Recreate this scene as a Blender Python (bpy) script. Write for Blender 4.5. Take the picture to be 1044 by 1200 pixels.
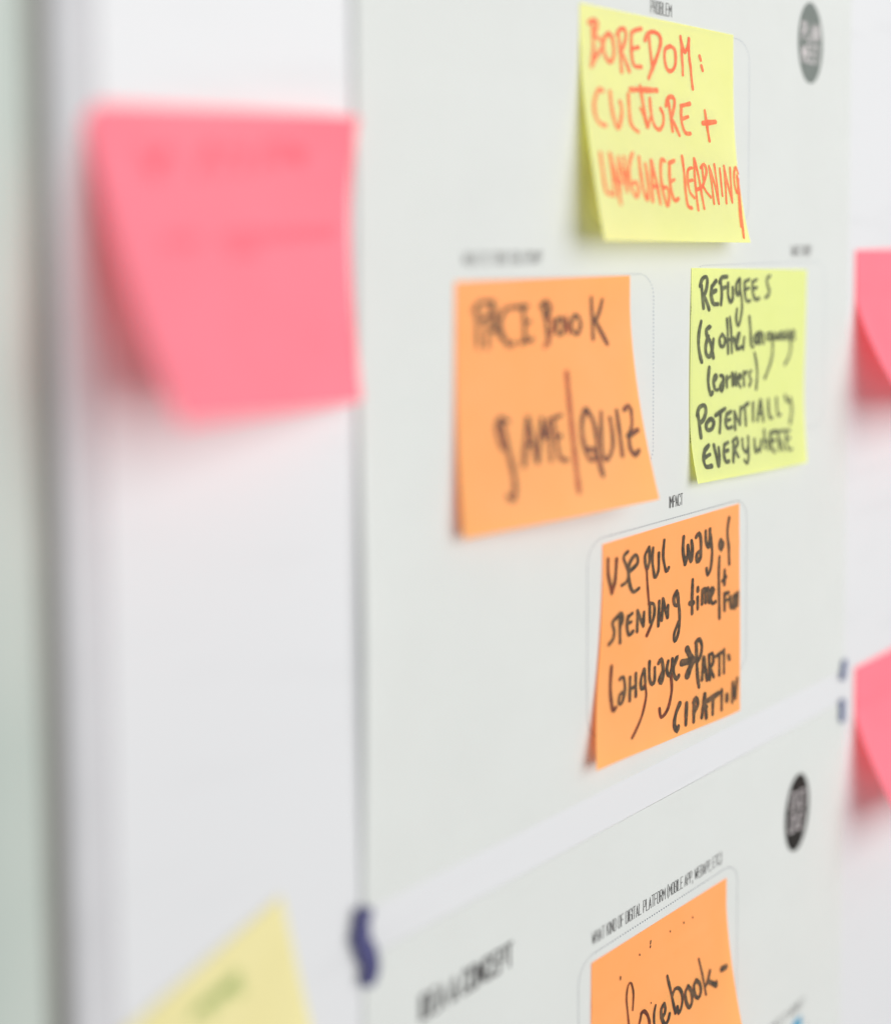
import bpy, math, random
from mathutils import Matrix, Vector
random.seed(7)
for o in list(bpy.data.objects):
    bpy.data.objects.remove(o, do_unlink=True)
MM = 0.001            # everything below is written in millimetres: X along the board, Y into it, Z up
scene = bpy.context.scene
C = scene.collection

# ------------------------------------------------------------------ camera
CAM_POS = (-0.160880, -0.232925, -0.002506)
CAM_ROWS = [[0.770525, 0.03573, -0.636408], [-0.637373, 0.032448, -0.769872], [-0.006857, 0.998835, 0.047776]]

cam_data = bpy.data.cameras.new('camera')
cam = bpy.data.objects.new('camera', cam_data); C.objects.link(cam)
rot = Matrix(CAM_ROWS).to_4x4()
cam.matrix_world = Matrix.Translation(Vector(CAM_POS)) @ rot
cam_data.sensor_fit = 'VERTICAL'
cam_data.sensor_height = 36.0
cam_data.sensor_width = 36.0
cam_data.lens = 1229.0 / 1200.0 * 36.0
cam_data.shift_y = -(600.0 - 337.0) / 1200.0
cam_data.clip_start = 0.005
cam_data.clip_end = 50.0
cam_data.dof.use_dof = True
cam_data.dof.focus_distance = 0.3735
cam_data.dof.aperture_fstop = 1.6
scene.camera = cam
scene.render.resolution_x = 890
scene.render.resolution_y = 1024

# ------------------------------------------------------------------ light
scene.view_settings.view_transform = 'Standard'
scene.view_settings.look = 'None'
scene.view_settings.exposure = 0.0
scene.view_settings.gamma = 1.0
world = bpy.data.worlds.new('World'); scene.world = world
world.use_nodes = True
bg = world.node_tree.nodes['Background']
bg.inputs['Color'].default_value = (0.97, 0.985, 1.0, 1)
bg.inputs['Strength'].default_value = 0.37

def area(name, loc, target, sx, sy, power, color):
    l = bpy.data.lights.new(name, 'AREA'); l.shape = 'RECTANGLE'
    l.size = sx * MM; l.size_y = sy * MM; l.energy = power; l.color = color
    o = bpy.data.objects.new(name, l); C.objects.link(o)
    p = Vector(loc) * MM; d = Vector(target) * MM - p
    o.location = p; o.rotation_euler = d.to_track_quat('-Z', 'Y').to_euler()
    return o
# soft window light from the right, above and in front of the board
area('window_light', (700, -1900, 400), (90, 0, -80), 2300, 2100, 61.5, (1.0, 0.99, 0.975))
cy = scene.cycles
cy.max_bounces = 14; cy.diffuse_bounces = 10; cy.transmission_bounces = 10; cy.glossy_bounces = 6

# ------------------------------------------------------------------ materials
def lin(c):
    c = c / 255.0
    return c / 12.92 if c <= 0.04045 else ((c + 0.055) / 1.055) ** 2.4
def col(r, g, b, k=1.0):
    return (min(lin(r) * k, .97), min(lin(g) * k, .97), min(lin(b) * k, .97), 1)

def new_mat(name):
    m = bpy.data.materials.new(name); m.use_nodes = True
    return m, m.node_tree.nodes, m.node_tree.links, m.node_tree.nodes['Principled BSDF']

def noise(nt, scale, detail=3.0, rough=.5):
    tc = nt.nodes.new('ShaderNodeTexCoord'); n = nt.nodes.new('ShaderNodeTexNoise')
    nt.links.new(tc.outputs['Object'], n.inputs['Vector'])
    n.inputs['Scale'].default_value = scale; n.inputs['Detail'].default_value = detail
    n.inputs['Roughness'].default_value = rough
    return n
def mixcol(nt, fac, a, b, lo=.35, hi=.65):
    mr = nt.nodes.new('ShaderNodeMapRange'); nt.links.new(fac, mr.inputs['Value'])
    mr.inputs['From Min'].default_value = lo; mr.inputs['From Max'].default_value = hi
    mx = nt.nodes.new('ShaderNodeMix'); mx.data_type = 'RGBA'
    nt.links.new(mr.outputs['Result'], mx.inputs['Factor'])
    mx.inputs[6].default_value = a; mx.inputs[7].default_value = b
    return mx.outputs[2]
def bump(nt, bsdf, height, dist, strength=1.0):
    b = nt.nodes.new('ShaderNodeBump'); b.inputs['Distance'].default_value = dist
    b.inputs['Strength'].default_value = strength
    nt.links.new(height, b.inputs['Height'])
    nt.links.new(b.outputs['Normal'], bsdf.inputs['Normal'])
    return b

def surface(name, c1, c2, rough, scale=30, bscale=900, bdist=.00003, metallic=0.0, coat=0.0, spec=.5):
    m, N, L, B = new_mat(name)
    n = noise(m.node_tree, scale)
    L.new(mixcol(m.node_tree, n.outputs['Fac'], c1, c2), B.inputs['Base Color'])
    B.inputs['Roughness'].default_value = rough; B.inputs['Metallic'].default_value = metallic
    B.inputs['Coat Weight'].default_value = coat; B.inputs['Coat Roughness'].default_value = .12
    B.inputs['Specular IOR Level'].default_value = spec
    n2 = noise(m.node_tree, bscale, 4, .6)
    bump(m.node_tree, B, n2.outputs['Fac'], bdist)
    return m

def note_paper(name, c1, c2, through, sheen=.02):
    """thin dyed paper: diffuse reflection c1..c2 plus diffuse transmission 'through' (share of the light in each colour).
    The neon dyes turn absorbed blue and green into their own hue, so that one channel may sum to slightly over one."""
    m, N, L, B = new_mat(name)
    N.remove(B); nt = m.node_tree
    n = noise(nt, 38, 5, .6)
    df = N.new('ShaderNodeBsdfDiffuse'); L.new(mixcol(nt, n.outputs['Fac'], c1, c2, .3, .7), df.inputs['Color'])
    tr = N.new('ShaderNodeBsdfTranslucent'); tr.inputs['Color'].default_value = through
    n2 = noise(nt, 1500, 5, .65)
    b = nt.nodes.new('ShaderNodeBump'); b.inputs['Distance'].default_value = .00004; b.inputs['Strength'].default_value = .8
    L.new(n2.outputs['Fac'], b.inputs['Height'])
    for q in (df, tr): L.new(b.outputs['Normal'], q.inputs['Normal'])
    ad = N.new('ShaderNodeAddShader'); L.new(df.outputs[0], ad.inputs[0]); L.new(tr.outputs[0], ad.inputs[1])
    gl = N.new('ShaderNodeBsdfGlossy'); gl.inputs['Roughness'].default_value = .5
    mx = N.new('ShaderNodeMixShader'); mx.inputs[0].default_value = sheen
    L.new(ad.outputs[0], mx.inputs[1]); L.new(gl.outputs[0], mx.inputs[2])
    L.new(mx.outputs[0], N['Material Output'].inputs['Surface'])
    return m

def ink(name, c_dark, c_thin, scale=700, lo=.42, hi=.66, clear=0.0, k=.84):
    c_dark = tuple(c * k for c in c_dark[:3]) + (1,); c_thin = tuple(c * k for c in c_thin[:3]) + (1,)
    """marker ink: streaky, denser where the pen paused"""
    m, N, L, B = new_mat(name)
    n = noise(m.node_tree, scale, 3, .6)
    n2 = noise(m.node_tree, scale * .25, 2, .5)
    mt = N.new('ShaderNodeMath'); mt.operation = 'ADD'
    L.new(n.outputs['Fac'], mt.inputs[0]); L.new(n2.outputs['Fac'], mt.inputs[1])
    mh = N.new('ShaderNodeMath'); mh.operation = 'MULTIPLY'; mh.inputs[1].default_value = .5
    L.new(mt.outputs[0], mh.inputs[0])
    L.new(mixcol(m.node_tree, mh.outputs[0], c_dark, c_thin, lo, hi), B.inputs['Base Color'])
    B.inputs['Roughness'].default_value = .55; B.inputs['Specular IOR Level'].default_value = .3
    if clear:      # thin dye film: part of the paper shows through it
        tp = N.new('ShaderNodeBsdfTransparent'); mx = N.new('ShaderNodeMixShader'); mx.inputs[0].default_value = clear
        L.new(B.outputs[0], mx.inputs[1]); L.new(tp.outputs[0], mx.inputs[2])
        L.new(mx.outputs[0], N['Material Output'].inputs['Surface'])
    return m

M = {}
M['board'] = surface('whiteboard_enamel', col(229, 230, 232, .765), col(227, 228, 230, .765), .5, 6, 250, .00001, coat=.06)
def scuffs(m, amount):
    nt = m.node_tree; B = nt.nodes['Principled BSDF']
    tc = nt.nodes.new('ShaderNodeTexCoord'); mp = nt.nodes.new('ShaderNodeMapping')
    mp.inputs['Rotation'].default_value = (0, .5, 0); mp.inputs['Scale'].default_value = (9, 9, 45)
    n = nt.nodes.new('ShaderNodeTexNoise'); n.inputs['Scale'].default_value = 1.6; n.inputs['Detail'].default_value = 6
    nt.links.new(tc.outputs['Object'], mp.inputs[0]); nt.links.new(mp.outputs[0], n.inputs['Vector'])
    src = B.inputs['Base Color'].links[0].from_socket
    mr = nt.nodes.new('ShaderNodeMapRange'); mr.inputs['From Min'].default_value = .55; mr.inputs['From Max'].default_value = .75
    mr.inputs['To Min'].default_value = 1.0; mr.inputs['To Max'].default_value = 1 - amount
    nt.links.new(n.outputs['Fac'], mr.inputs['Value'])
    mx = nt.nodes.new('ShaderNodeMix'); mx.data_type = 'RGBA'; mx.blend_type = 'MULTIPLY'; mx.inputs['Factor'].default_value = 1
    nt.links.new(src, mx.inputs[6]); nt.links.new(mr.outputs['Result'], mx.inputs[7])
    nt.links.new(mx.outputs[2], B.inputs['Base Color'])
M['sheet'] = note_paper('printed_sheet_paper', (.532, .545, .527, 1), (.518, .53, .512, 1), (.21, .22, .215, 1))
scuffs(M['board'], .05)
M['alu'] = surface('brushed_aluminium_trim', (.50, .50, .515, 1), (.47, .47, .485, 1), .6, 40, 600, .00001, spec=.25)
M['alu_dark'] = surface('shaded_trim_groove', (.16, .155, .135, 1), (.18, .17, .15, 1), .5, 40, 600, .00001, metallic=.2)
M['seam_shade'] = surface('grey_seam_shade', (.33, .32, .34, 1), (.36, .35, .37, 1), .6, 40, 600, .00001)  # grey colour stands for the shade line in the seam beside the lip
M['alu_green'] = surface('pale_green_enamel_edge', (.37, .42, .385, 1), (.41, .45, .415, 1), .42, 20, 600, .00001, spec=.4)
M['wall'] = surface('painted_plaster', (.62, .63, .62, 1), (.66, .67, .66, 1), .8, 5, 300, .0002)
# fluorescent dyes: most of the light of the dye's own hue passes through the sheet, the rest is absorbed
M['yellow'] = note_paper('yellow_note_paper', (.405, .44, .24, 1), (.425, .455, .27, 1), (.58, .53, .03, 1))
M['yellow2'] = note_paper('lime_note_paper', (.43, .475, .225, 1), (.45, .49, .25, 1), (.48, .47, .03, 1))
M['orange'] = note_paper('orange_note_paper', (.47, .305, .10, 1), (.49, .325, .12, 1), (.68, .11, .01, 1))
M['pink'] = note_paper('pink_note_paper', (.46, .165, .212, 1), (.48, .18, .232, 1), (.72, .035, .04, 1))
M['pale'] = note_paper('pale_yellow_note_paper', (.63, .575, .29, 1), (.66, .605, .32, 1), (.16, .14, .04, 1))
M['ink_red'] = ink('orange_red_marker', col(240, 108, 70), col(248, 138, 92), clear=.1, k=.9)
M['ink_dark_o'] = ink('black_marker_on_orange', col(62, 52, 40), col(110, 82, 56))
M['ink_brown_o'] = ink('thin_brown_marker', col(84, 44, 28), col(132, 66, 38))
M['ink_fb'] = ink('dark_marker_streaky', col(72, 58, 50), col(132, 86, 60), 450, clear=.2)  # streaky dark to brown ink, paper partly showing through
M['ink_fb_light'] = ink('dry_marker', col(160, 84, 56), col(190, 108, 72), 450, clear=.25)
M['ink_olive'] = ink('black_marker_on_yellow', col(78, 82, 60), col(116, 122, 84))
M['ink_pink'] = ink('faint_rose_marker', col(228, 70, 100), col(236, 84, 112), clear=.86)
M['ink_green'] = ink('faint_green_marker', col(110, 172, 70), col(128, 184, 84), clear=.82)
M['print'] = ink('black_print', col(62, 60, 60), col(84, 82, 82), 1500)
M['print_grey'] = ink('grey_print', col(128, 137, 131), col(136, 144, 139), 500, k=.62)
M['print_black'] = ink('solid_black_print', col(24, 20, 16), col(34, 30, 25), 500)
M['print_white'] = ink('unprinted_white', col(222, 214, 214), col(228, 222, 222), 500, k=.75)
M['print_soft'] = ink('soft_grey_print', col(130, 130, 128), col(155, 155, 153), 1500)
M['dots'] = ink('dotted_line_print', col(58, 66, 92), col(74, 84, 112), 1500)
M['dots_soft'] = ink('pale_dotted_line_print', col(140, 152, 170), col(160, 170, 186), 1500)
M['blue_print'] = ink('blue_print', col(88, 158, 190), col(100, 168, 198), 500)
M['tack'] = surface('blue_tack', col(66, 66, 116, .75), col(74, 74, 124, .75), .55, 200, 900, .0001)
M['tack2'] = surface('lighter_blue_tack', col(70, 86, 132, .95), col(82, 98, 142, .95), .55, 200, 900, .0001)  # lighter blue than the left strip, for its blurred look

# ------------------------------------------------------------------ mesh helpers
class MB:
    def __init__(self): self.v = []; self.f = []; self.m = []
    def add(self, vs, fs, mi=0):
        b = len(self.v); self.v += vs
        for f in fs: self.f.append([b + i for i in f]); self.m.append(mi)
    def build(self, name, mats, parent=None, smooth=False):
        me = bpy.data.meshes.new(name)
        me.from_pydata([(x * MM, y * MM, z * MM) for x, y, z in self.v], [], self.f)
        if not isinstance(mats, (list, tuple)): mats = [mats]
        for m in mats: me.materials.append(m)
        me.polygons.foreach_set('material_index', self.m)
        if smooth: me.polygons.foreach_set('use_smooth', [True] * len(self.f))
        me.update()
        o = bpy.data.objects.new(name, me); C.objects.link(o)
        if parent is not None:
            o.parent = parent
            o.matrix_parent_inverse = Matrix.Translation(-parent.location)
        return o
def root(name, loc, label, cat, group=None):
    o = bpy.data.objects.new(name, None); o.empty_display_size = .01
    o.location = Vector(loc) * MM; C.objects.link(o)
    return tag(o, label, cat, group)
def tag(o, label, cat, group=None):
    o['label'] = label; o['category'] = cat
    if group: o['group'] = group
    return o
def box(mb, x0, x1, y0, y1, z0, z1, mi=0):
    v = [(x0, y0, z0), (x1, y0, z0), (x1, y1, z0), (x0, y1, z0), (x0, y0, z1), (x1, y0, z1), (x1, y1, z1), (x0, y1, z1)]
    mb.add(v, [(0, 3, 2, 1), (4, 5, 6, 7), (0, 1, 5, 4), (1, 2, 6, 5), (2, 3, 7, 6), (3, 0, 4, 7)], mi)

def spline(pts, step):
    """Catmull-Rom through the control points, resampled"""
    if len(pts) < 3:
        (ax, ay), (bx, by) = pts; n = max(2, int(math.hypot(bx - ax, by - ay) / step))
        return [(ax + (bx - ax) * i / n, ay + (by - ay) * i / n) for i in range(n + 1)]
    out = []
    P = [pts[0]] + list(pts) + [pts[-1]]
    for i in range(1, len(P) - 2):
        p0, p1, p2, p3 = P[i - 1:i + 3]
        n = max(2, int(math.hypot(p2[0] - p1[0], p2[1] - p1[1]) / step))
        for k in range(n):
            t = k / n
            out.append(tuple(.5 * (2 * b + (-a + c) * t + (2 * a - 5 * b + 4 * c - d) * t * t + (-a + 3 * b - 3 * c + d) * t ** 3)
                             for a, b, c, d in zip(p0, p1, p2, p3)))
    out.append(tuple(pts[-1]))
    return out

def ribbon(mb, path, width, place, mi=0, wob=.12, lift=0.0):
    """a pen stroke: strip with round ends, slightly uneven width; place(x, y, lift) maps it onto its surface"""
    n = len(path)
    if n < 2: return
    ph = random.uniform(0, 6.28)
    L, Rr = [], []
    dirs = []
    for i in range(n):
        a = path[max(0, i - 1)]; b = path[min(n - 1, i + 1)]
        dx, dy = b[0] - a[0], b[1] - a[1]; l = math.hypot(dx, dy) or 1e-6
        dirs.append((dx / l, dy / l))
    for i in range(n):
        dx, dy = dirs[i]
        w = width * .5 * (1 + wob * math.sin(ph + i * .55) + random.uniform(-wob, wob) * .5)
        x, y = path[i]
        L.append((x - dy * w, y + dx * w)); Rr.append((x + dy * w, y - dx * w))
    vs = [place(x, y, lift) for x, y in L] + [place(x, y, lift) for x, y in Rr]
    fs = [(i, i + 1, n + i + 1, n + i) for i in range(n - 1)]
    mb.add(vs, fs, mi)
    for e, s in ((0, -1), (n - 1, 1)):
        dx, dy = dirs[e]; x, y = path[e]
        w = math.hypot(L[e][0] - x, L[e][1] - y)
        a0 = math.atan2(dx * s, -dy * s) if s < 0 else math.atan2(dx, -dy)
        base = math.atan2(dy * s, dx * s)
        fan = [place(x + w * math.cos(base - math.pi / 2 + math.pi * k / 6), y + w * math.sin(base - math.pi / 2 + math.pi * k / 6), lift) for k in range(7)]
        mb.add(fan, [tuple(range(7))], mi)

# ------------------------------------------------------------------ the setting
mb = MB(); mb.add([(-2200, 24, -1600), (3200, 24, -1600), (3200, 24, 1300), (-2200, 24, 1300)], [(0, 1, 2, 3)])
w = mb.build('wall', M['wall']); w['kind'] = 'structure'

BOARD = (-72.0, 1500.0, -620.0, 420.0)
wb = root('whiteboard', (BOARD[0], 0, BOARD[2]), 'large white enamelled board with pale metal trim behind all the sheets and notes', 'whiteboard')
mb = MB()
# gently rounded face so the light rolls off near the trim
us = [-69, -68.6, -68, -66, -60, 0, 260, 800, 1500]
for i in range(len(us) - 1):
    pass
box(mb, BOARD[0], BOARD[1], 0, 16, BOARD[2], BOARD[3])
mb.build('writing_surface', M['board'], wb)
def extrude_profile(prof, z0, z1):
    mb = MB(); n = len(prof)
    vs = [(x, y, z0) for x, y in prof] + [(x, y, z1) for x, y in prof]
    mb.add(vs, [(i, i + 1, n + i + 1, n + i) for i in range(n - 1)])
    return mb
def arc(cx, cyy, r, a0, a1, n=10):
    return [(cx + r * math.cos(math.radians(a0 + (a1 - a0) * i / n)), cyy + r * math.sin(math.radians(a0 + (a1 - a0) * i / n))) for i in range(n + 1)]
z0, z1 = BOARD[2] - 30, BOARD[3] + 30
# inner lip of the trim, groove, and the outer rounded rail (profiles run right to left, y is minus the height above the board)
lip = [(-70.3, -.02), (-70.3, -.5), (-70.9, -1.0), (-72, -1.25), (-74.5, -1.4), (-79, -1.3), (-80.1, -.9), (-80.6, -.2), (-80.6, 6)]
extrude_profile(lip, z0, z1).build('trim_lip', M['alu'], wb, smooth=True)
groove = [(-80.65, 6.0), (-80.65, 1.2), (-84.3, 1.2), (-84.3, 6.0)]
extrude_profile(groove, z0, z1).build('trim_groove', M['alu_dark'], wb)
mb = MB(); box(mb, -70.25, -69.35, -.12, .5, BOARD[2] + 1, BOARD[3] - 1); mb.build('trim_seam_shade', M['seam_shade'], wb)  # thin added strip imitating the shaded seam between board and lip
rail = [(-84.35, 6.0), (-84.35, 2.0)] + [(-84.35 - 14 * (1 - math.cos(math.radians(a))), 2.0 - 5.5 * math.sin(math.radians(a))) for a in range(6, 91, 6)] + [(-112, -3.5), (-114, -2.5), (-115, 0), (-115, 22)]
extrude_profile(rail, z0, z1).build('outer_rail', M['alu_green'], wb, smooth=True)
for nm, a in (('top_rail', (-115, 1500, -3.5, 22, 420.2, 450)), ('bottom_rail', (-115, 1500, -3.5, 22, -650, -620.2)), ('end_rail', (1500.2, 1530, -3.5, 22, -650, 450))):
    mb = MB(); box(mb, *a); mb.build(nm, M['alu'], wb)

# ------------------------------------------------------------------ printed sheets
def lift1(u, z):
    """the upper sheet bows off the board along its left edge"""
    e = max(0.0, 1 - u / 34.0) ** 2
    b = math.exp(-((z + 112) / 62.0) ** 2)
    top = 1 / (1 + math.exp(-(z - 0) / 30.0))
    return .3 + e * (2.2 * b + 1.1 * top + .2) + .12 * math.sin(u * .05) * math.sin(z * .04 + 1)
def lift2(u, z):
    e = max(0.0, 1 - u / 20.0) ** 2
    return .32 + .25 * e + .10 * math.sin(u * .045 + 1) * math.sin(z * .05)
def make_sheet(x0, x1, zb, zt, lift, label, skew=0.0):
    r = root('printed_sheet', (x0, 0, zb), label, 'printed sheet', 'printed worksheets on the whiteboard')
    mb = MB(); nx, nz = 64, 72
    xs = [x0 + (x1 - x0) * (i / nx) ** 1.5 for i in range(nx + 1)]
    vs = []
    for k in range(nz + 1):
        z = zb + (zt - zb) * k / nz
        for x in xs: vs.append((x, -lift(x, z), z))
    q = nx + 1
    fs = [(k * q + i, k * q + i + 1, (k + 1) * q + i + 1, (k + 1) * q + i) for k in range(nz) for i in range(nx)]
    mb.add(vs, fs)
    # cut edges give the paper its thickness
    t = .22
    for k in range(nz):
        for i in (0, nx):
            a, b = vs[k * q + i], vs[(k + 1) * q + i]
            mb.add([a, b, (b[0], b[1] + t, b[2]), (a[0], a[1] + t, a[2])], [(0, 1, 2, 3)])
    for i in range(nx):
        for k in (0, nz):
            a, b = vs[k * q + i], vs[k * q + i + 1]
            mb.add([a, b, (b[0], b[1] + t, b[2]), (a[0], a[1] + t, a[2])], [(0, 1, 2, 3)])
    mb.build('paper', M['sheet'], r, smooth=True)
    return r
sheet_a = make_sheet(0, 252, -189.0, 172, lift1, 'upper white printed worksheet holding the yellow, lime and two orange notes')
sheet_b = make_sheet(0, 252, -560, -203.0, lift2, 'lower white printed worksheet below the gap, with the heading and black oval badge')

# condensed stroke letters for the printed captions, drawn on a 1 x 2 grid
GL = {
 'A': [[(0, 0), (.5, 2), (1, 0)], [(.2, .6), (.8, .6)]], 'B': [[(0, 0), (0, 2), (.8, 2), (1, 1.75), (1, 1.3), (.8, 1.05), (0, 1.05)], [(.8, 1.05), (1, .8), (1, .25), (.8, 0), (0, 0)]],
 'C': [[(1, 1.5), (1, 1.8), (.8, 2), (.2, 2), (0, 1.8), (0, .2), (.2, 0), (.8, 0), (1, .2), (1, .5)]], 'D': [[(0, 0), (0, 2), (.7, 2), (1, 1.7), (1, .3), (.7, 0), (0, 0)]],
 'E': [[(1, 2), (0, 2), (0, 0), (1, 0)], [(0, 1.05), (.8, 1.05)]], 'F': [[(1, 2), (0, 2), (0, 0)], [(0, 1.05), (.8, 1.05)]],
 'G': [[(1, 1.5), (1, 1.8), (.8, 2), (.2, 2), (0, 1.8), (0, .2), (.2, 0), (.8, 0), (1, .2), (1, 1), (.55, 1)]], 'H': [[(0, 0), (0, 2)], [(1, 0), (1, 2)], [(0, 1.05), (1, 1.05)]],
 'I': [[(0, 0), (0, 2)]], 'K': [[(0, 0), (0, 2)], [(1, 2), (0, .9)], [(.3, 1.2), (1, 0)]], 'L': [[(0, 2), (0, 0), (1, 0)]],
 'M': [[(0, 0), (0, 2), (.6, .7), (1.2, 2), (1.2, 0)]], 'N': [[(0, 0), (0, 2), (1, 0), (1, 2)]], 'O': [[(.2, 0), (0, .2), (0, 1.8), (.2, 2), (.8, 2), (1, 1.8), (1, .2), (.8, 0), (.2, 0)]],
 'P': [[(0, 0), (0, 2), (.8, 2), (1, 1.75), (1, 1.15), (.8, .9), (0, .9)]], 'R': [[(0, 0), (0, 2), (.8, 2), (1, 1.75), (1, 1.2), (.8, 1), (0, 1)], [(.6, 1), (1, 0)]],
 'S': [[(1, 1.6), (1, 1.8), (.8, 2), (.2, 2), (0, 1.8), (0, 1.4), (1, .7), (1, .2), (.8, 0), (.2, 0), (0, .2), (0, .5)]], 'T': [[(0, 2), (1, 2)], [(.5, 2), (.5, 0)]],
 'U': [[(0, 2), (0, .2), (.2, 0), (.8, 0), (1, .2), (1, 2)]], 'V': [[(0, 2), (.5, 0), (1, 2)]], 'W': [[(0, 2), (.35, 0), (.7, 1.6), (1.05, 0), (1.4, 2)]], 'Y': [[(0, 2), (.5, 1), (1, 2)], [(.5, 1), (.5, 0)]],
 'X': [[(0, 0), (1, 2)], [(0, 2), (1, 0)]], 'Z': [[(0, 2), (1, 2), (0, 0), (1, 0)]],
 '(': [[(.4, 2.2), (.05, 1.6), (.05, .4), (.4, -.2)]], ')': [[(0, 2.2), (.35, 1.6), (.35, .4), (0, -.2)]], ',': [[(.1, .15), (0, -.35)]], '.': [[(0, 0), (0, .16)]],
 '?': [[(0, 1.5), (0, 1.8), (.2, 2), (.8, 2), (1, 1.8), (1, 1.3), (.5, .9), (.5, .5)], [(.5, 0), (.5, .15)]], '&': [[(1, 0), (.2, 1.5), (.4, 2), (.7, 1.6), (0, .6), (.2, 0), (.6, 0), (1, .8)]]}
GW = {'I': 0, 'M': 1.2, 'W': 1.4, '(': .4, ')': .35, ',': .1, '.': 0, ' ': .35}
def text_mesh(s, x0, x1, zb, h, lift, thick, gap=.42, mb=None, mi=0, rot=0.0, off=.06):
    total = sum(GW.get(c, 1) for c in s) + gap * (len(s) - 1)
    sx = (x1 - x0) / total; sz = h / 2
    mb = mb or MB(); cur = 0
    k = 0
    mx, mz = (x0 + x1) / 2, zb + h / 2
    for c in s:
        for st in GL.get(c, []):
            path = [(x0 + (cur + a) * sx, zb + b * sz) for a, b in st]
            if rot: path = [(mx + (x - mx) * math.cos(rot) - (z - mz) * math.sin(rot), mz + (x - mx) * math.sin(rot) + (z - mz) * math.cos(rot)) for x, z in path]
            pts = []
            for i in range(len(path) - 1):
                a, b = path[i], path[i + 1]; n = max(1, int(math.hypot(b[0] - a[0], b[1] - a[1]) / 1.2))
                pts += [(a[0] + (b[0] - a[0]) * j / n, a[1] + (b[1] - a[1]) * j / n) for j in range(n)]
            pts.append(path[-1])
            k += 1
            ribbon(mb, pts, thick, lambda x, z, l: (x, -lift(x, z) - l, z), mi, 0.0, off + .004 * (k % 5))
        cur += GW.get(c, 1) + gap
    return mb
def caption(sheet, s, x0, x1, zb, h, lift, thick, mat, name='caption', **k):
    return text_mesh(s, x0, x1, zb, h, lift, thick, **k).build(name, mat, sheet)
caption(sheet_a, 'PROBLEM', 122.4, 133.6, 73.2, 4.2, lift1, .32, M['print'])
caption(sheet_a, 'WHAT IS YOUR SOLUTION?', 38.0, 70.6, -10.8, 3.9, lift1, .36, M['print_soft'])
caption(sheet_a, 'TARGET GROUP', 208.0, 223.0, -10.7, 3.9, lift1, .36, M['print_soft'])
caption(sheet_a, 'IMPACT', 133.4, 140.7, -98.6, 4.0, lift1, .32, M['print'])
caption(sheet_b, 'WHAT KIND OF DIGITAL PLATFORM (MOBILE APP, WEBAPP, ETC.)', 93.3, 165.0, -240.2, 4.2, lift2, .30, M['print'])
caption(sheet_b, 'IDEA & CONCEPT', 20.2, 56.4, -230.0, 7.2, lift2, .95, M['print'], name='heading')
caption(sheet_b, 'HOW DOES IT WORK?', 190.0, 222.8, -324.6, 3.9, lift2, .4, M['print_soft'])

def dotted_box(sheet, x0, x1, zt, zb, lift, mat, rad=8.0, pitch=1.3, dot=.265):
    pts = []
    def seg(a, b): pts.append(('l', a, b))
    # perimeter walked as a function of length
    W, H = x1 - x0, zt - zb
    parts = [((x0 + rad, zt), (x1 - rad, zt), None), ((x1 - rad, zt - rad), None, 90), ((x1, zt - rad), (x1, zb + rad), None), ((x1 - rad, zb + rad), None, 0),
             ((x1 - rad, zb), (x0 + rad, zb), None), ((x0 + rad, zb + rad), None, -90), ((x0, zb + rad), (x0, zt - rad), None), ((x0 + rad, zt - rad), None, 180)]
    mb = MB()
    def dotat(x, z):
        y = -lift(x, z) - .05
        mb.add([(x + dot * math.cos(a * math.pi / 4), y, z + dot * math.sin(a * math.pi / 4)) for a in range(8)], [tuple(range(8))])
    for a, b, ang in parts:
        if b:
            L = math.hypot(b[0] - a[0], b[1] - a[1]); n = int(L / pitch)
            for i in range(n): dotat(a[0] + (b[0] - a[0]) * i / n, a[1] + (b[1] - a[1]) * i / n)
        else:
            n = int(rad * math.pi / 2 / pitch)
            for i in range(n):
                t = math.radians(ang - 90 * i / n); dotat(a[0] + rad * math.cos(t), a[1] + rad * math.sin(t))
    o = mb.build('dotted_outline', mat, sheet); o['kind'] = 'stuff'
    return o
dotted_box(sheet_a, 91, 179.5, 70.0, 0.5, lift1, M['dots_soft'])
dotted_box(sheet_a, 35.5, 124.3, -15.3, -83.5, lift1, M['dots_soft'])
dotted_box(sheet_a, 145.0, 233.5, -13.2, -81, lift1, M['dots_soft'], dot=.22)
dotted_box(sheet_a, 91, 179.8, -102.6, -170, lift1, M['dots'])
mb = MB()
for k in range(48):
    z = -22.5 - 1.15 * k
    mb.add([(145.25 + .30 * math.cos(a * math.pi / 4), -lift1(145.25, z) - .06, z + .34 * math.sin(a * math.pi / 4)) for a in range(8)], [tuple(range(8))])
o = mb.build('dotted_line', M['dots'], sheet_a); o['kind'] = 'stuff'
dotted_box(sheet_b, 86.5, 175.3, -243.4, -311, lift2, M['dots'])
dotted_box(sheet_b, 138, 226, -329.0, -397, lift2, M['dots'])

def oval_badge(sheet, x, z, rx, rz, lift, mat, tilt, lines, matw):
    b = MB()
    ring = []
    for k in range(40):
        a = k * math.pi / 20; dx, dz = rx * math.cos(a), rz * math.sin(a)
        px, pz = x + dx * math.cos(tilt) - dz * math.sin(tilt), z + dx * math.sin(tilt) + dz * math.cos(tilt)
        ring.append((px, -lift(px, pz) - .06, pz))
    cx_, cz_ = x, z
    b.add([(cx_, -lift(cx_, cz_) - .06, cz_)] + ring, [(0, 1 + k, 1 + (k + 1) % 40) for k in range(40)])
    o = b.build('oval_badge', mat, sheet)
    t = MB()
    for s, x0, x1, zb, h in lines: text_mesh(s, x0, x1, zb, h, lift, .82, .6, t, 0, tilt, .12)
    t.build('lettering', matw, o)
oval_badge(sheet_a, 220.8, 73.9, 8.9, 16.0, lift1, M['print_grey'], math.radians(1), [('PLAN', 214.6, 227.0, 75.0, 6.6), ('MEET', 214.8, 226.8, 66.2, 6.6)], M['print_white'])
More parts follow.
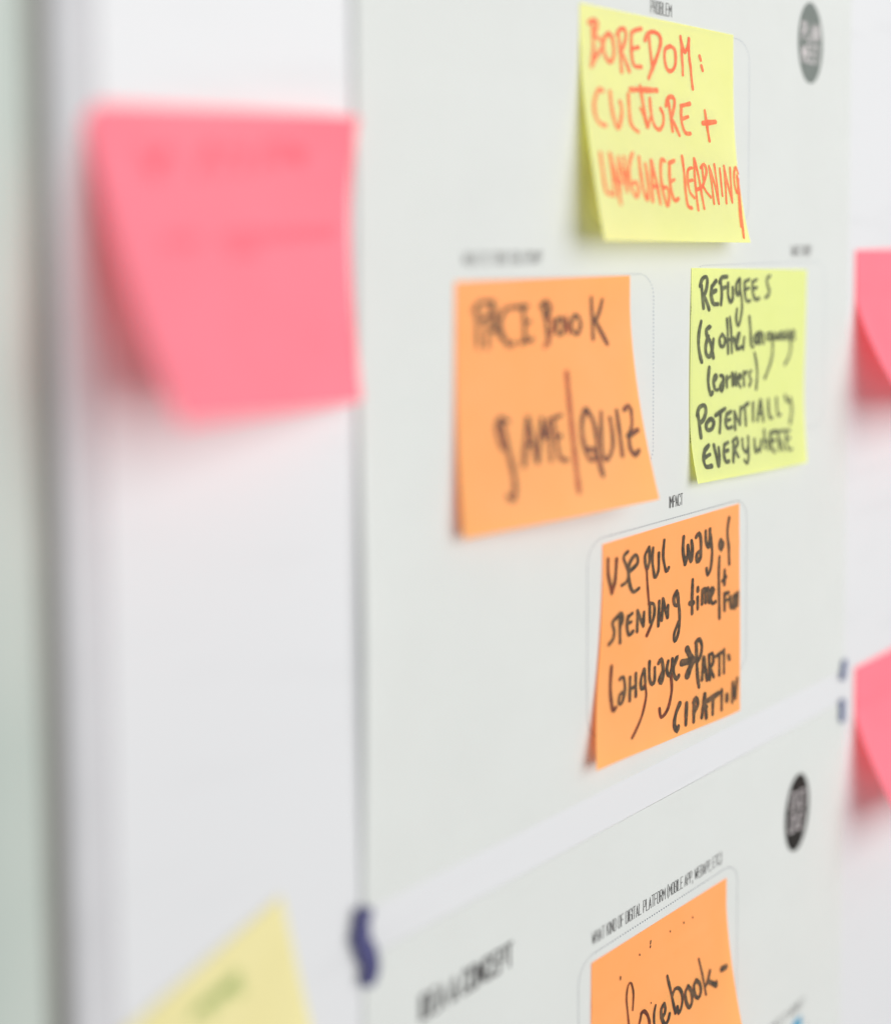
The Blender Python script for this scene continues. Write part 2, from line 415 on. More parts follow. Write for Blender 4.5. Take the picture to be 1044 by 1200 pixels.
oval_badge(sheet_b, 216.5, -239.2, 8.7, 15.8, lift2, M['print_black'], math.radians(-6), [('GO', 212.0, 221.8, -237.4, 6.6), ('DO', 211.4, 220.4, -246.4, 6.6)], M['print_white'])
mb = MB(); mb.add([(x, -lift2(x, z) - .06, z) for x, z in ((214.6, -327.6), (221.4, -327.6), (221.4, -333), (214.6, -333))], [(0, 3, 2, 1)])
mb.build('blue_icon', M['blue_print'], sheet_b)

# ------------------------------------------------------------------ blue tack blobs at the sheet corners
def tack(path, width, thick, mat, label, y0=.4):
    pts = spline(path, 1.0); n = len(pts); mb = MB(); q = 12; vs = []
    for i, (x, z) in enumerate(pts):
        a = pts[max(0, i - 1)]; b = pts[min(n - 1, i + 1)]; dx, dz = b[0] - a[0], b[1] - a[1]; l = math.hypot(dx, dz) or 1
        dx /= l; dz /= l
        t = i / (n - 1); e = min(t, 1 - t) * l * 1.0
        s = min(1, math.sqrt(max(0.0, 1 - max(0.0, 1 - min(i, n - 1 - i) / 2.2) ** 2)) + .12)
        wv = width / 2 * s * (1 + .1 * math.sin(i * 1.1))
        for k in range(q):
            a_ = 2 * math.pi * k / q
            off = wv * math.cos(a_); h = thick / 2 * s * (math.sin(a_)) 
            vs.append((x - dz * off, -y0 - thick / 2 - h * (1 if h > 0 else .9), z + dx * off))
    fs = [(i * q + k, i * q + (k + 1) % q, (i + 1) * q + (k + 1) % q, (i + 1) * q + k) for i in range(n - 1) for k in range(q)]
    fs += [tuple(range(q)), tuple((n - 1) * q + k for k in reversed(range(q)))]
    mb.add(vs, fs)
    o = mb.build('adhesive_strip', mat, None, smooth=True)
    return tag(o, label, 'adhesive strip', 'blue strips holding the sheet corners')
tack([(.6, -187.0), (-1.0, -191), (-1.2, -195.5), (.2, -199.5), (1.9, -203.5), (1.4, -207), (-.2, -209.6)], 6.0, 1.8, M['tack'], 'wavy dark blue strip across the gap at the left edge of both sheets', .7)
tack([(251.6, -184.2), (250.8, -188), (249.6, -193.2)], 3.4, 1.2, M['tack2'], 'short tilted blue strip on the bottom right corner of the upper sheet')
tack([(250.2, -201.2), (249.8, -206), (249.9, -211.6)], 3.6, 1.2, M['tack2'], 'short upright blue strip on the top right corner of the lower sheet')

# ------------------------------------------------------------------ sticky notes
# TL / TR: top corners on the board (mm); th: how far each side curls out (radians); L: side lengths; strokes in thousandths of the note
NOTE_SHAPES = {
  'boredom': dict(TL=[87.306, 71.761], TR=[169.225, 71.09], th=[0.257, 0.314], L=[76.653, 77.126], pl=(0.1, 0.6), pr=(0.1, 1.6), sk=(0.0, 0.0), n0=(0, 0), ske=2),
  'facebook': dict(TL=[34.799, -15.322], TR=[111.806, -15.784], th=[0.121, 0.313], L=[74.941, 75.074], pl=(0.2, 1.0), pr=(0.14, 0.55), sk=(0.0, 0.0), n0=(0, 0), ske=2),
  'refugees': dict(TL=[145.084, -13.99], TR=[219.662, -16.454], th=[0.256, 0.123], L=[77.497, 77.662], pl=(0.72, 0.8), pr=(0.5, 1.0), sk=(2.5, 0.0), n0=(0, 0), ske=2),
  'useful': dict(TL=[98.229, -104.833], TR=[174.857, -103.981], th=[0.257, -0.0], L=[72.761, 80.165], pl=(0.55, 0.9), pr=(0.6, 1), sk=(-9, 0.0), n0=(0, 0), ske=2),
  'platform': dict(TL=[92.776, -246.24], TR=[168.191, -247.347], th=[0.096, 0.318], L=[78.931, 73.308], pl=(0.2, 0.8), pr=(0.13, 0.5), sk=(0.0, 0.0), n0=(0, 0), ske=2),
  'pinkleft': dict(TL=[-73.077, 28.054], TR=[-2.484, 29.051], th=[0.483, 0.19], L=[76.004, 75.2], pl=(0.0, 0.12), pr=(0.4, 1.0), sk=(6, 0.0), n0=(0, 6), ske=2),
  'pinkright': dict(TL=[257.666, -9.056], TR=[333.666, -9.056], th=[0.638, 0.45], L=[75.446, 76.0], pl=(0.27, 0.3), pr=(0.27, 0.5), sk=(0.0, 0.0), n0=(0, 0), ske=2),
  'pinklow': dict(TL=[261.086, -191.001], TR=[337.086, -191.001], th=[0.652, 0.45], L=[72.533, 76.0], pl=(0.27, 0.3), pr=(0.27, 0.5), sk=(0.0, 0.0), n0=(0, 0), ske=2),
  'pale': dict(TL=[-97.031, -199.396], TR=[-25.542, -173.603], th=[0.12, 0.1], L=[76.0, 76.0], pl=(0.15, 0.8), pr=(0.15, 0.8), sk=(-11, -11), n0=(0, 0), ske=1),
}
STROKES = {
 'boredom': [
  ('', 1, [(71,65),(74,117),(74,177),(62,253)]),
  ('', 1, [(50,75),(78,59),(100,69),(94,98),(74,127)]),
  ('', 1, [(78,124),(118,138),(128,164),(100,198),(58,256)]),
  ('', 1, [(168,104),(141,127),(132,175),(147,212),(172,225),(191,201),(195,156),(186,118),(164,103)]),
  ('', 1, [(225,91),(233,173),(238,260)]),
  ('', 1, [(215,103),(235,78),(262,74),(271,101),(258,142),(236,176)]),
  ('', 1, [(240,173),(267,214),(285,252)]),
  ('', 1.1, [(305,83),(331,68),(364,58)]),
  ('', 1, [(305,83),(303,136),(305,193),(321,225),(362,224)]),
  ('', 1.1, [(306,152),(347,141)]),
  ('', 1.1, [(390,104),(407,75),(438,61),(477,68),(491,98),(474,149),(441,211),(408,268)]),
  ('', 0.9, [(414,85),(424,150),(432,212)]),
  ('', 1, [(555,109),(522,126),(515,168),(527,210),(552,222),(580,201),(589,156),(581,119),(550,108)]),
  ('', 0.9, [(622,58),(629,107),(633,165),(636,229)]),
  ('', 0.9, [(624,69),(643,111),(652,125),(669,102),(681,60)]),
  ('', 0.9, [(679,60),(681,130),(691,206),(702,286)]),
  ('', 1, [(754,130),(762,147)]),
  ('', 1, [(765,174),(773,194)]),
  ('', 1, [(113,355),(95,350),(72,377),(55,423),(59,473),(83,499),(113,503)]),
  ('', 1, [(158,355),(159,413),(169,475),(188,511),(210,471),(222,425),(215,391)]),
  ('', 1, [(270,354),(268,420),(270,477),(288,502),(315,515)]),
  ('', 1.35, [(287,332),(362,325),(456,318)]),
  ('', 1, [(349,309),(358,371),(368,434),(376,489)]),
  ('', 0.8, [(341,408),(359,441),(376,490),(394,461),(406,437)]),
  ('', 1, [(408,358),(410,425),(424,476),(455,494),(485,465),(490,423),(475,398)]),
  ('', 1, [(532,366),(541,436),(545,492)]),
  ('', 1.1, [(513,381),(525,351),(551,335),(572,348),(566,387),(542,432)]),
  ('', 1, [(542,432),(569,470),(590,509)]),
  ('', 1.1, [(615,372),(675,357)]),
  ('', 1, [(618,371),(612,418),(616,460),(634,494),(667,495)]),
  ('', 1, [(619,431),(659,418)]),
  ('', 1, [(781,379),(790,445),(800,518)]),
  ('', 1.3, [(762,439),(855,425)]),
  ('', 1, [(58,626),(57,696),(56,759),(62,794),(88,800)]),
  ('', 0.9, [(113,623),(116,700),(104,806)]),
  ('', 0.9, [(120,629),(134,720),(136,840)]),
  ('', 0.9, [(120,738),(169,743)]),
  ('', 0.9, [(168,640),(158,712),(142,797)]),
  ('', 0.9, [(169,636),(185,724),(192,784)]),
  ('', 0.9, [(192,784),(202,709),(204,631)]),
  ('', 1, [(262,612),(238,650),(221,715),(226,772),(245,807),(267,774),(262,740),(240,746)]),
  ('', 1, [(299,628),(297,704),(301,780),(313,815),(333,767),(337,702),(335,655)]),
  ('', 1, [(374,638),(366,715),(347,821)]),
  ('', 1, [(377,637),(391,728),(396,829)]),
  ('', 1, [(364,755),(397,750)]),
  ('', 1, [(466,634),(447,628),(431,674),(425,734),(429,800),(438,838),(460,798),(459,756),(429,757)]),
  ('', 1, [(494,643),(532,628)]),
  ('', 1, [(498,637),(484,708),(482,775),(495,812),(521,802)]),
  ('', 0.9, [(484,727),(516,716)]),
  ('', 1, [(592,605),(591,688),(580,771),(579,833),(602,842)]),
  ('', 0.9, [(652,654),(621,667),(608,724),(612,770),(634,793)]),
  ('', 0.9, [(613,718),(642,711)]),
  ('', 0.9, [(676,611),(663,699),(647,850)]),
  ('', 0.9, [(678,611),(693,705),(693,841)]),
  ('', 0.9, [(660,756),(701,744)]),
  ('', 0.9, [(727,642),(725,707)]),
  ('', 0.9, [(716,650),(743,632),(756,663),(733,707),(710,735)]),
  ('', 0.9, [(713,735),(734,764),(758,785)]),
  ('', 0.8, [(778,639),(782,724),(775,815)]),
  ('', 0.8, [(778,639),(805,730),(812,814)]),
  ('', 0.8, [(812,814),(821,714),(819,629)]),
  ('', 0.8, [(857,646),(855,704),(850,775)]),
  ('', 0.8, [(891,632),(886,719),(872,809)]),
  ('', 0.8, [(891,632),(906,725),(918,805)]),
  ('', 0.8, [(918,805),(928,724),(937,639)]),
  ('', 0.8, [(997,662),(983,631),(963,668),(958,723),(969,758),(995,690)]),
  ('', 1, [(985,674),(986,753),(974,841),(966,906),(953,974)]),
  ('', 0.8, [(978,762),(961,858),(950,922)]),
 ],
 'facebook': [
  ('d', 1, [(108,100),(112,177),(115,262)]),
  ('d', 1, [(95,118),(128,87),(196,89)]),
  ('d', 1, [(112,161),(154,150)]),
  ('d', 1, [(188,93),(169,180),(161,265)]),
  ('d', 1.1, [(188,90),(209,169),(234,230)]),
  ('d', 1, [(175,200),(213,196)]),
  ('d', 1.1, [(257,119),(231,157),(234,210),(272,262),(303,258)]),
  ('d', 1, [(279,113),(377,111)]),
  ('d', 1, [(353,113),(359,177),(363,245)]),
  ('d', 1, [(359,181),(390,175)]),
  ('d', 1.1, [(339,258),(402,250)]),
  ('d', 1.3, [(457,114),(483,98),(507,127),(476,153)]),
  ('d', 1, [(464,115),(482,184),(493,273)]),
  ('l', 1, [(488,160),(522,186),(504,236),(469,285)]),
  ('d', 1, [(551,170),(537,200),(548,235),(575,233),(584,199),(570,171),(549,172)]),
  ('d', 1, [(651,161),(627,191),(635,230),(664,241),(682,205),(670,167),(648,161)]),
  ('l', 1, [(597,165),(609,232)]),
  ('d', 1, [(751,91),(755,176),(755,269)]),
  ('d', 1, [(819,101),(802,150),(773,192)]),
  ('d', 1.2, [(770,188),(807,243),(840,296)]),
  ('d', 1.1, [(251,571),(212,556),(194,594),(209,660),(238,685)]),
  ('d', 1.2, [(214,567),(228,619),(240,686),(254,753),(259,826),(245,885),(221,867)]),
  ('d', 1.2, [(312,757),(332,661),(353,571)]),
  ('d', 1.1, [(353,571),(368,658),(380,751)]),
  ('d', 1, [(330,675),(370,677)]),
  ('d', 1, [(385,748),(408,655),(424,583)]),
  ('d', 1, [(425,579),(432,658),(460,591)]),
  ('d', 1, [(463,587),(457,669),(452,754)]),
  ('d', 1, [(484,586),(531,576)]),
  ('d', 1, [(487,590),(492,673),(500,749),(537,765)]),
  ('d', 1, [(493,666),(519,661)]),
  ('l', 1.3, [(584,402),(584,532),(581,722),(573,902)]),
  ('d', 1.1, [(684,588),(669,564),(640,622),(635,698),(656,777),(692,770),(710,707),(705,622),(677,568)]),
  ('d', 1.3, [(654,735),(696,752),(715,853)]),
  ('d', 1, [(756,588),(739,687),(732,775),(754,790),(791,748),(804,687),(803,617)]),
  ('d', 1.1, [(849,590),(847,677),(841,786)]),
  ('d', 1.3, [(897,591),(925,576),(938,600)]),
  ('d', 1, [(938,600),(928,662),(896,706)]),
  ('d', 1.4, [(896,706),(958,688)]),
  ('d', 1.2, [(898,710),(894,761),(914,792),(941,777)]),
 ],
 'refugees': [
  ('', 1.2, [(79,82),(88,133),(96,185)]),
  ('', 1.2, [(68,83),(85,50),(116,41),(125,63),(116,103),(99,128)]),
  ('', 1.2, [(99,127),(123,160),(141,193)]),
  ('', 1.3, [(161,87),(193,60)]),
  ('', 1.3, [(161,85),(158,128),(175,166),(213,169)]),
  ('', 1.3, [(164,114),(194,105)]),
  ('', 1.3, [(225,66),(240,44),(283,39)]),
  ('', 1.1, [(232,63),(243,117),(238,173)]),
  ('', 1.2, [(241,98),(270,89)]),
  ('', 1.1, [(293,71),(296,129),(316,161),(335,140),(331,90)]),
  ('', 1.1, [(389,49),(365,69),(361,107),(377,128),(392,102),(391,52)]),
  ('', 0.9, [(394,102),(412,157),(410,218),(388,276),(367,245),(372,193)]),
  ('', 1, [(433,64),(472,52)]),
  ('', 1.1, [(433,63),(435,113),(452,155),(481,156)]),
  ('', 1, [(439,101),(469,94)]),
  ('', 1, [(502,63),(537,52)]),
  ('', 1.1, [(502,63),(502,108),(526,148),(561,145)]),
  ('', 1, [(509,98),(538,91)]),
  ('', 1, [(651,34),(627,50),(635,83),(650,105),(641,132),(617,141)]),
  ('', 1.2, [(80,249),(64,301),(62,360),(75,409),(88,437)]),
  ('', 1.2, [(147,273),(124,287),(127,314),(158,353),(182,421)]),
  ('', 1, [(142,283),(156,276)]),
  ('', 1.2, [(139,320),(119,362),(124,403),(152,415),(173,380),(181,335)]),
  ('', 1.1, [(255,315),(232,333),(240,368),(268,369),(277,335),(253,313)]),
  ('', 1, [(290,242),(299,308),(304,407)]),
  ('', 1, [(277,350),(327,339)]),
  ('', 1, [(314,232),(327,298),(336,403)]),
  ('', 1, [(335,354),(351,332),(364,365),(377,392)]),
  ('', 1.1, [(383,358),(399,311),(382,327),(376,366),(391,390),(413,379)]),
  ('', 0.9, [(438,332),(431,391)]),
  ('', 1, [(479,235),(490,297),(500,375),(517,383)]),
  ('', 1, [(553,315),(525,337),(535,368),(552,346),(551,315),(559,369)]),
  ('', 1, [(573,310),(577,368)]),
  ('', 1, [(576,333),(596,317),(606,368)]),
  ('', 0.9, [(666,319),(635,326),(644,352),(669,342),(670,319),(690,388),(674,462),(622,543)]),
  ('', 0.9, [(697,319),(704,347),(725,346),(729,319),(736,352)]),
  ('', 0.9, [(780,316),(750,327),(758,351),(779,345),(780,316),(790,352)]),
  ('', 0.9, [(825,311),(804,331),(821,355),(840,324)]),
  ('', 0.9, [(840,324),(861,389),(846,441),(805,483)]),
  ('', 0.9, [(858,337),(893,325),(873,312),(858,336),(872,358),(897,350)]),
  ('', 0.9, [(529,413),(548,468),(556,525),(546,593)]),
  ('', 1.2, [(149,467),(142,525),(150,569),(166,597),(176,587)]),
  ('', 1.1, [(191,534),(213,515),(200,504),(185,533),(199,574),(221,576)]),
  ('', 1.1, [(240,510),(262,515),(267,554),(254,587),(238,566),(260,542)]),
  ('', 1, [(293,517),(296,569)]),
  ('', 1, [(295,534),(318,519)]),
  ('', 1, [(339,503),(344,564)]),
  ('', 1, [(341,503),(363,559)]),
  ('', 1, [(370,504),(376,563)]),
  ('', 1, [(343,519),(370,515)]),
  ('', 1, [(392,540),(420,526),(401,512),(390,544),(412,576)]),
  ('', 1, [(439,502),(442,569)]),
  ('', 1, [(441,519),(465,503)]),
  ('', 1, [(501,500),(485,521),(502,545),(488,572)]),
  ('', 1.3, [(59,674),(73,734),(80,791)]),
  ('', 1.3, [(56,686),(70,653),(111,643),(126,671),(106,710),(77,724)]),
  ('', 1.3, [(154,714),(128,733),(133,761),(171,759),(189,730),(168,712),(150,714)]),
  ('', 1.3, [(203,697),(279,671)]),
  ('', 1.1, [(241,682),(241,731),(232,782)]),
  ('', 1.2, [(296,698),(327,688)]),
  ('', 1.2, [(294,697),(283,734),(296,766),(332,763)]),
  ('', 1.1, [(293,730),(322,726)]),
  ('', 1.1, [(357,690),(359,735),(358,776)]),
  ('', 1.1, [(359,696),(382,731),(401,755)]),
  ('', 1.1, [(401,755),(406,711),(411,675)]),
  ('', 1.2, [(411,682),(475,659)]),
  ('', 1, [(445,674),(450,719),(451,764)]),
  ('', 1, [(519,660),(515,747)]),
  ('', 1, [(582,650),(567,700),(554,750)]),
  ('', 1.1, [(584,650),(598,702),(606,754)]),
  ('', 1, [(567,718),(600,711)]),
  ('', 1, [(655,649),(656,706),(668,746),(690,743)]),
  ('', 1, [(728,648),(732,700),(744,738),(761,734)]),
  ('', 1.1, [(809,641),(825,671),(852,670)]),
  ('', 1.1, [(858,656),(873,721),(853,784)]),
  ('', 1.3, [(102,852),(136,834)]),
  ('', 1.3, [(102,850),(80,890),(88,929),(137,931)]),
  ('', 1.2, [(92,887),(137,877)]),
  ('', 1.2, [(177,837),(186,889),(190,939),(209,897),(214,852)]),
  ('', 1.2, [(262,842),(292,834)]),
  ('', 1.2, [(262,842),(249,885),(256,923),(282,922)]),
  ('', 1.1, [(256,875),(286,871)]),
  ('', 1.1, [(337,827),(330,881),(316,929)]),
  ('', 1.1, [(329,834),(363,818),(371,844),(339,871)]),
  ('', 1.1, [(339,871),(364,909)]),
  ('', 1, [(411,828),(411,872),(434,894),(457,865)]),
  ('', 1, [(462,821),(457,876),(445,925),(425,948),(409,929)]),
  ('', 1.1, [(515,837),(514,901),(543,884),(552,902),(578,848)]),
  ('', 1, [(609,799),(603,890)]),
  ('', 1, [(608,859),(632,853),(639,899)]),
  ('', 1.1, [(662,821),(713,811)]),
  ('', 1.2, [(664,827),(663,884),(687,915)]),
  ('', 1, [(662,864),(699,858)]),
  ('', 1, [(712,819),(785,817)]),
  ('', 1, [(737,816),(734,913)]),
  ('', 1, [(748,857),(777,914)]),
  ('', 1, [(806,821),(844,821)]),
  ('', 1, [(809,822),(809,885),(826,917),(856,916)]),
  ('', 1, [(812,864),(841,859)]),
 ],
 'useful': [
  ('r', 1.1, [(33,75),(36,151),(61,239)]),
  ('r', 1.1, [(61,239),(81,174),(89,87)]),
  ('', 1, [(164,68),(135,90),(166,158),(157,204),(125,216)]),
  ('', 1.1, [(179,161),(230,134),(217,94),(175,126),(170,193),(199,261),(241,255)]),
  ('', 1, [(309,78),(280,114),(292,177),(312,141),(309,78)]),
  ('r', 0.8, [(290,176),(300,255),(314,344)]),
  ('', 1, [(337,87),(332,152),(349,224),(373,202),(378,120)]),
  ('', 1, [(417,66),(409,140),(430,215),(449,202)]),
  ('', 1.2, [(559,79),(554,141),(570,208)]),
  ('', 1.2, [(570,208),(589,169),(591,127)]),
  ('', 1.2, [(591,134),(614,205),(625,155),(618,108)]),
  ('', 1.2, [(653,97),(676,84),(690,125),(685,201),(662,214),(658,179),(688,170)]),
  ('', 1.2, [(727,83),(730,133),(753,162),(761,82)]),
  ('', 1.1, [(761,89),(775,176),(769,259),(743,296),(734,263)]),
  ('', 1.8, [(846,151),(838,170),(846,188),(858,167)]),
  ('', 1.1, [(914,54),(900,115),(909,201),(914,274)]),
  ('', 1.1, [(835,226),(830,313),(833,405),(837,519)]),
  ('', 1.2, [(877,297),(875,364)]),
  ('', 1.1, [(858,345),(889,331)]),
  ('', 1, [(101,356),(72,376),(85,416),(80,452),(55,471)]),
  ('', 1, [(119,356),(123,425),(128,480)]),
  ('', 1, [(92,364),(125,344),(139,378),(124,406)]),
  ('', 1, [(170,375),(201,362)]),
  ('', 1.1, [(174,369),(169,415),(184,458),(210,448)]),
  ('', 1, [(176,404),(197,401)]),
  ('', 1, [(236,357),(240,455)]),
  ('', 1, [(238,362),(263,409),(281,439)]),
  ('', 1, [(281,439),(281,375)]),
  ('', 1, [(318,339),(325,429)]),
  ('', 1, [(313,341),(347,352),(353,401),(332,451)]),
  ('r', 1, [(332,451),(320,469),(308,488)]),
  ('', 1.1, [(385,346),(385,460)]),
  ('', 1, [(411,339),(407,439)]),
  ('', 1.1, [(413,345),(432,397),(448,434)]),
  ('', 1.1, [(448,434),(449,379)]),
  ('', 1.2, [(511,327),(490,354),(499,387),(524,389),(517,339)]),
  ('', 1.1, [(517,339),(536,440),(531,522),(507,558),(501,522),(530,473)]),
  ('', 1.2, [(630,296),(627,382),(629,454)]),
  ('', 1.4, [(611,403),(638,406)]),
  ('', 1.1, [(669,387),(671,441)]),
  ('', 1.2, [(670,341),(670,355)]),
  ('', 1.1, [(704,359),(703,424)]),
  ('', 1.2, [(707,367),(723,356),(730,421)]),
  ('', 1.2, [(734,369),(747,356),(757,426)]),
  ('', 1.2, [(771,401),(793,377),(775,363),(766,410),(783,438),(806,434)]),
  ('', 1.1, [(875,407),(876,490)]),
  ('', 1.1, [(875,411),(907,410)]),
  ('', 1, [(878,443),(901,443)]),
  ('', 1.1, [(919,433),(925,486),(942,482),(946,435)]),
  ('', 1.1, [(955,494),(958,427),(975,488),(981,424)]),
  ('r', 1.1, [(81,576),(80,671),(90,738),(102,779),(119,767)]),
  ('', 1, [(139,648),(162,644),(174,701),(157,755),(137,755),(142,719),(173,710)]),
  ('', 1, [(206,656),(207,759)]),
  ('', 1, [(209,709),(241,704)]),
  ('', 1, [(244,648),(247,749)]),
  ('', 1, [(299,641),(279,686),(285,726),(309,714),(302,644)]),
  ('r', 0.8, [(309,714),(316,767),(291,839),(257,888),(223,925)]),
  ('', 1, [(335,616),(338,693),(357,723),(373,708),(373,652)]),
  ('', 1.1, [(398,637),(417,621),(432,682),(421,733),(404,716),(428,684)]),
  ('', 1, [(465,642),(456,682),(473,712),(489,681),(493,638)]),
  ('r', 1, [(484,704),(492,783),(464,860),(418,886),(407,846)]),
  ('', 1.1, [(501,684),(529,636),(507,662),(506,712),(526,739),(540,727)]),
  ('', 2, [(562,672),(636,677)]),
  ('', 2, [(597,615),(620,652),(642,678)]),
  ('', 2, [(642,678),(617,710),(600,739)]),
  ('', 1.2, [(663,600),(671,743),(682,811)]),
  ('', 1.2, [(660,599),(686,589),(705,622),(696,666),(675,685)]),
  ('', 1.1, [(718,681),(704,782)]),
  ('', 1.1, [(721,682),(741,790)]),
  ('', 1, [(707,748),(735,744)]),
  ('', 1.1, [(758,679),(761,793)]),
  ('', 1.1, [(758,683),(783,674),(790,718),(762,740)]),
  ('', 1.1, [(762,740),(792,788)]),
  ('', 1.1, [(810,696),(855,686)]),
  ('', 1, [(837,693),(835,789)]),
  ('', 1, [(873,678),(871,787)]),
  ('', 1.3, [(908,715),(915,731)]),
  ('', 1.3, [(547,856),(518,897),(506,943),(523,974),(534,957)]),
  ('', 1.3, [(594,867),(586,961)]),
  ('', 1.2, [(647,868),(641,963)]),
  ('', 1.2, [(642,873),(660,857),(673,889),(648,919)]),
  ('', 1.2, [(723,855),(699,956)]),
  ('', 1.2, [(723,855),(732,966)]),
  ('', 1.2, [(707,917),(735,916)]),
  ('', 1.5, [(747,889),(829,874)]),
  ('', 1.2, [(784,880),(779,961)]),
  ('', 1.1, [(851,865),(847,957)]),
  ('', 1.4, [(889,902),(887,926),(893,925),(891,899)]),
  ('', 1.1, [(940,850),(933,943)]),
  ('', 1.1, [(940,853),(959,931)]),
  ('', 1.1, [(959,931),(975,839)]),
 ],
 'platform': [
  ('r', 1, [(333,372),(323,396),(307,427)]),
  ('r', 1.1, [(332,373),(350,370),(372,397),(383,438),(378,474)]),
  ('', 0.9, [(431,381),(418,411),(414,457),(421,504)]),
  ('', 1.2, [(489,401),(469,413),(465,447),(482,491),(506,485),(521,461)]),
  ('', 1.2, [(489,401),(495,422),(488,443),(469,454)]),
  ('', 1, [(522,286),(539,359),(550,418),(560,475)]),
  ('', 1.1, [(550,388),(569,368),(601,379),(618,421),(606,463),(582,485),(576,454)]),
  ('', 1.2, [(665,398),(641,414),(640,459),(658,493),(681,473),(682,428),(663,396)]),
  ('', 1.2, [(725,396),(705,413),(704,453),(726,479),(748,463),(749,425),(725,395)]),
  ('', 0.8, [(758,309),(772,382),(779,441),(783,488)]),
  ('', 1, [(832,397),(811,430),(789,451)]),
  ('', 1.6, [(810,439),(862,479)]),
  ('', 1.2, [(862,479),(870,468)]),
  ('', 1.8, [(920,429),(953,432)]),
  ('r', 0.7, [(275,330),(283,260),(268,205),(247,207),(235,260),(241,330),(248,420),(246,477)]),
  ('', 0.5, [(407,70),(405,83)]),
  ('', 0.5, [(405,94),(404,99)]),
  ('', 0.5, [(327,98),(329,103)]),
  ('', 0.5, [(194,144),(194,155)]),
  ('', 0.4, [(551,83),(553,89)]),
  ('', 0.5, [(655,84),(656,89)]),
  ('', 0.4, [(401,354),(401,357)]),
  ('', 0.4, [(724,87),(725,92)]),
 ],
 'pinkleft': [
  ('w', 2.2, [(172,144),(193,221),(244,141)]),
  ('w', 2.2, [(201,182),(266,151)]),
  ('w', 2.2, [(356,215),(419,123),(449,201)]),
  ('w', 2.2, [(482,131),(548,140),(530,198)]),
  ('w', 2.2, [(613,184),(643,114),(726,111),(771,167)]),
  ('w', 2.2, [(670,159),(784,131)]),
  ('w', 2.5, [(187,442),(294,435)]),
  ('w', 2.5, [(420,428),(554,416),(709,411),(909,400)]),
  ('w', 2, [(438,474),(545,462)]),
 ],
 'pale': [
  ('g', 1.6, [(613,138),(654,124),(672,178)]),
  ('g', 1.6, [(671,128),(705,120),(713,165)]),
  ('g', 1.6, [(714,135),(741,128),(747,158)]),
  ('g', 1.6, [(746,132),(776,115),(794,149)]),
  ('g', 1.6, [(768,151),(790,195)]),
  ('g', 1.8, [(628,127),(777,140)]),
 ],
}

class NoteShape:
    def __init__(s, TL, TR, th, L, pl, pr, sk, n0, base, ske=2):
        s.ske = ske
        s.T = [Vector((TL[0], 0, TL[1])), Vector((TR[0], 0, TR[1]))]
        e = s.T[1] - s.T[0]; s.w = e.length; s.e1 = e / s.w; s.e2 = Vector((s.e1.z, 0, -s.e1.x))
        s.sk = sk; s.L = L; s.base = base; s.pr = []
        for k in (0, 1):
            t0, p = (pl, pr)[k]; MN = 200; n = d = 0.0; rows = [(0.0, 0.0)]; pa = 0.0
            for i in range(1, MN + 1):
                a = th[k] * max(0.0, min(1.0, (i / MN - t0) / (1 - t0))) ** p
                n += (math.sin(a) + math.sin(pa)) / 2; d += (math.cos(a) + math.cos(pa)) / 2; pa = a
                rows.append((n / MN * L[k], d / MN * L[k]))
            s.pr.append([(r[0] + n0[k] * max(0.0, 1 - (i / MN) / .4) ** 2, r[1]) for i, r in enumerate(rows)])
    def side(s, k, t):
        x = max(0.0, min(1.0, t)) * 200; i = min(199, int(x)); f = x - i
        n = s.pr[k][i][0] * (1 - f) + s.pr[k][i + 1][0] * f; d = s.pr[k][i][1] * (1 - f) + s.pr[k][i + 1][1] * f
        return s.T[k] + s.e2 * d + s.e1 * (s.sk[k] * t ** s.ske) + Vector((0, -(n + s.base), 0))
    def at(s, a, t): return s.side(0, t) * (1 - a) + s.side(1, t) * a
    def nrm(s, a, t):
        h = .01
        v = (s.at(a + h, t) - s.at(a - h, t)).cross(s.at(a, min(1, t + h)) - s.at(a, max(0, t - h)))
        v.normalize()
        return v if v.y < 0 else -v
def wave(a, t, key):
    # slow cockle of handled paper, and the slight ridge where the glued strip ends
    k = len(key)
    return (.20 * (1 + math.sin(a * 6.3 + t * 3 + k)) * t + .10 * (1 + math.sin(a * 13 - t * 9 + k * 2)) * t
            + .16 * math.exp(-((t - .19) / .025) ** 2) * (.6 + .4 * math.sin(a * 9 + k)))
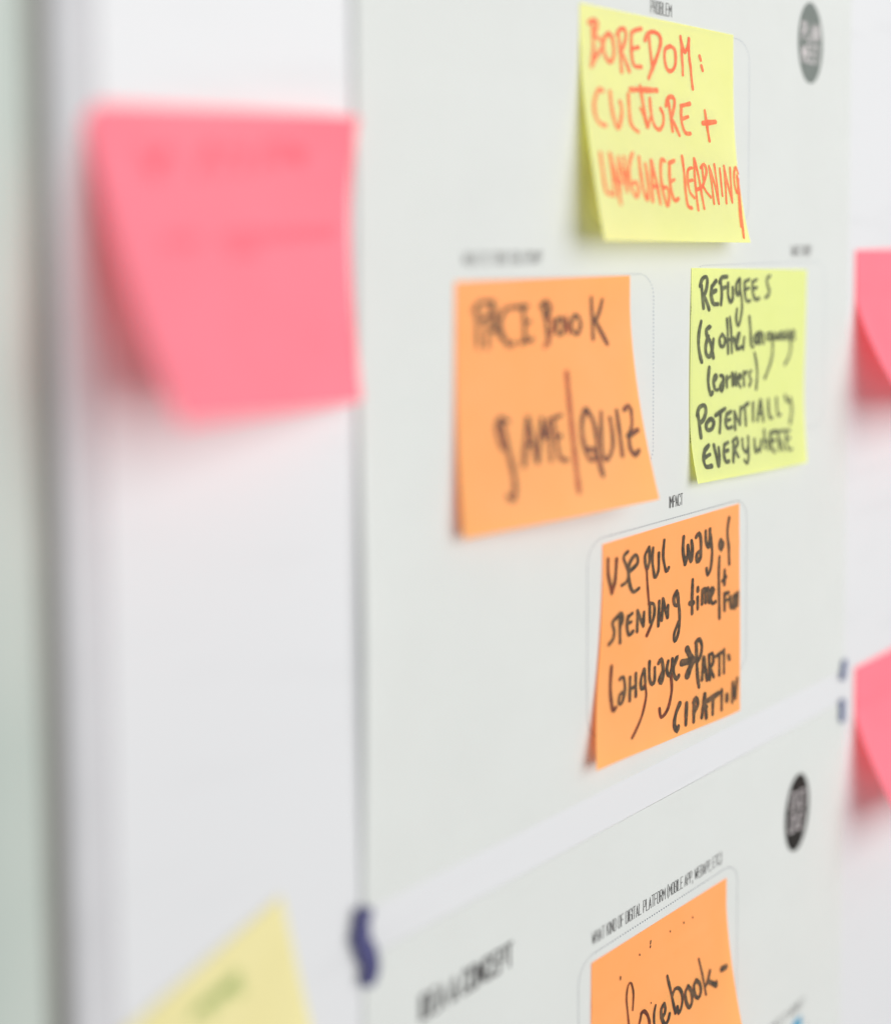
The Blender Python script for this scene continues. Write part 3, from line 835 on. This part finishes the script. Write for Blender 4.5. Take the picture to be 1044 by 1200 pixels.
def make_note(key, mat, inks, stroke_w, label, group, name='sticky_note', part='handwriting'):
    d = NOTE_SHAPES[key]
    S = NoteShape(d['TL'], d['TR'], d['th'], d['L'], d['pl'], d['pr'], d['sk'], d['n0'], .5, d['ske'])
    r = root(name, (d['TL'][0], -.5, d['TL'][1]), label, 'sticky note', group)
    mb = MB(); nx, nt = 26, 56; vs = []
    # barely uneven cut edges
    for j in range(nt + 1):
        for i in range(nx + 1):
            a, t = i / nx, j / nt
            p = S.at(a, t)
            wv = wave(a, t, key)
            vs.append((p.x, p.y - wv, p.z))
    q = nx + 1
    mb.add(vs, [(j * q + i, (j + 1) * q + i, (j + 1) * q + i + 1, j * q + i + 1) for j in range(nt) for i in range(nx)])
    mb.build('paper', mat, r, smooth=True)
    if key in STROKES:
        im = MB(); flags = list(inks); Lm = sum(S.L) / 2
        for k, (fl, wd, pts) in enumerate(STROKES[key]):
            pp = spline([(a / 1000 * S.w, t / 1000 * Lm) for a, t in pts], .7)
            def place(x, y, l):
                a, t = x / S.w, y / Lm
                v = S.at(a, t) + S.nrm(a, t) * l
                wv = wave(a, t, key)
                return (v.x, v.y - wv, v.z)
            ribbon(im, pp, stroke_w * wd, place, flags.index(fl), .10, .12 + .006 * (k % 12))
        im.build(part, [inks[f] for f in flags], r)
    return r
G = 'sticky notes on the whiteboard'
make_note('boredom', M['yellow'], {'': M['ink_red']}, 1.45, 'yellow sticky note at the top with BOREDOM: CULTURE + LANGUAGE LEARNING in orange-red marker', G)
make_note('facebook', M['orange'], {'d': M['ink_fb'], 'l': M['ink_fb_light']}, 1.5, 'blurred orange sticky note reading FACEBOOK GAME/QUIZ, left of the lime green note', G)
make_note('refugees', M['yellow2'], {'': M['ink_olive']}, 1.36, 'lime yellow sticky note with five lines of dark marker starting REFUGEES', G)
make_note('useful', M['orange'], {'': M['ink_dark_o'], 'r': M['ink_brown_o']}, 1.36, 'orange sticky note under IMPACT, small black handwriting starting Useful way of spending time', G)
make_note('platform', M['orange'], {'': M['ink_dark_o'], 'r': M['ink_brown_o']}, 1.25, 'orange sticky note on the lower sheet with one word, facebook, and small ink specks', G)
make_note('pinkleft', M['pink'], {'w': M['ink_pink']}, 1.5, 'large blurred pink sticky note at left, curling off the bare whiteboard', G)
make_note('pinkright', M['pink'], {}, 1.5, 'upper pink sticky note at right, level with the lime note and curling at its left', G)
make_note('pinklow', M['pink'], {}, 1.5, 'lower pink sticky note at right, beside the two short blue strips', G)
make_note('pale', M['pale'], {'g': M['ink_green']}, 1.6, 'tilted pale yellow sticky note with faint green writing at the bottom left corner', G)
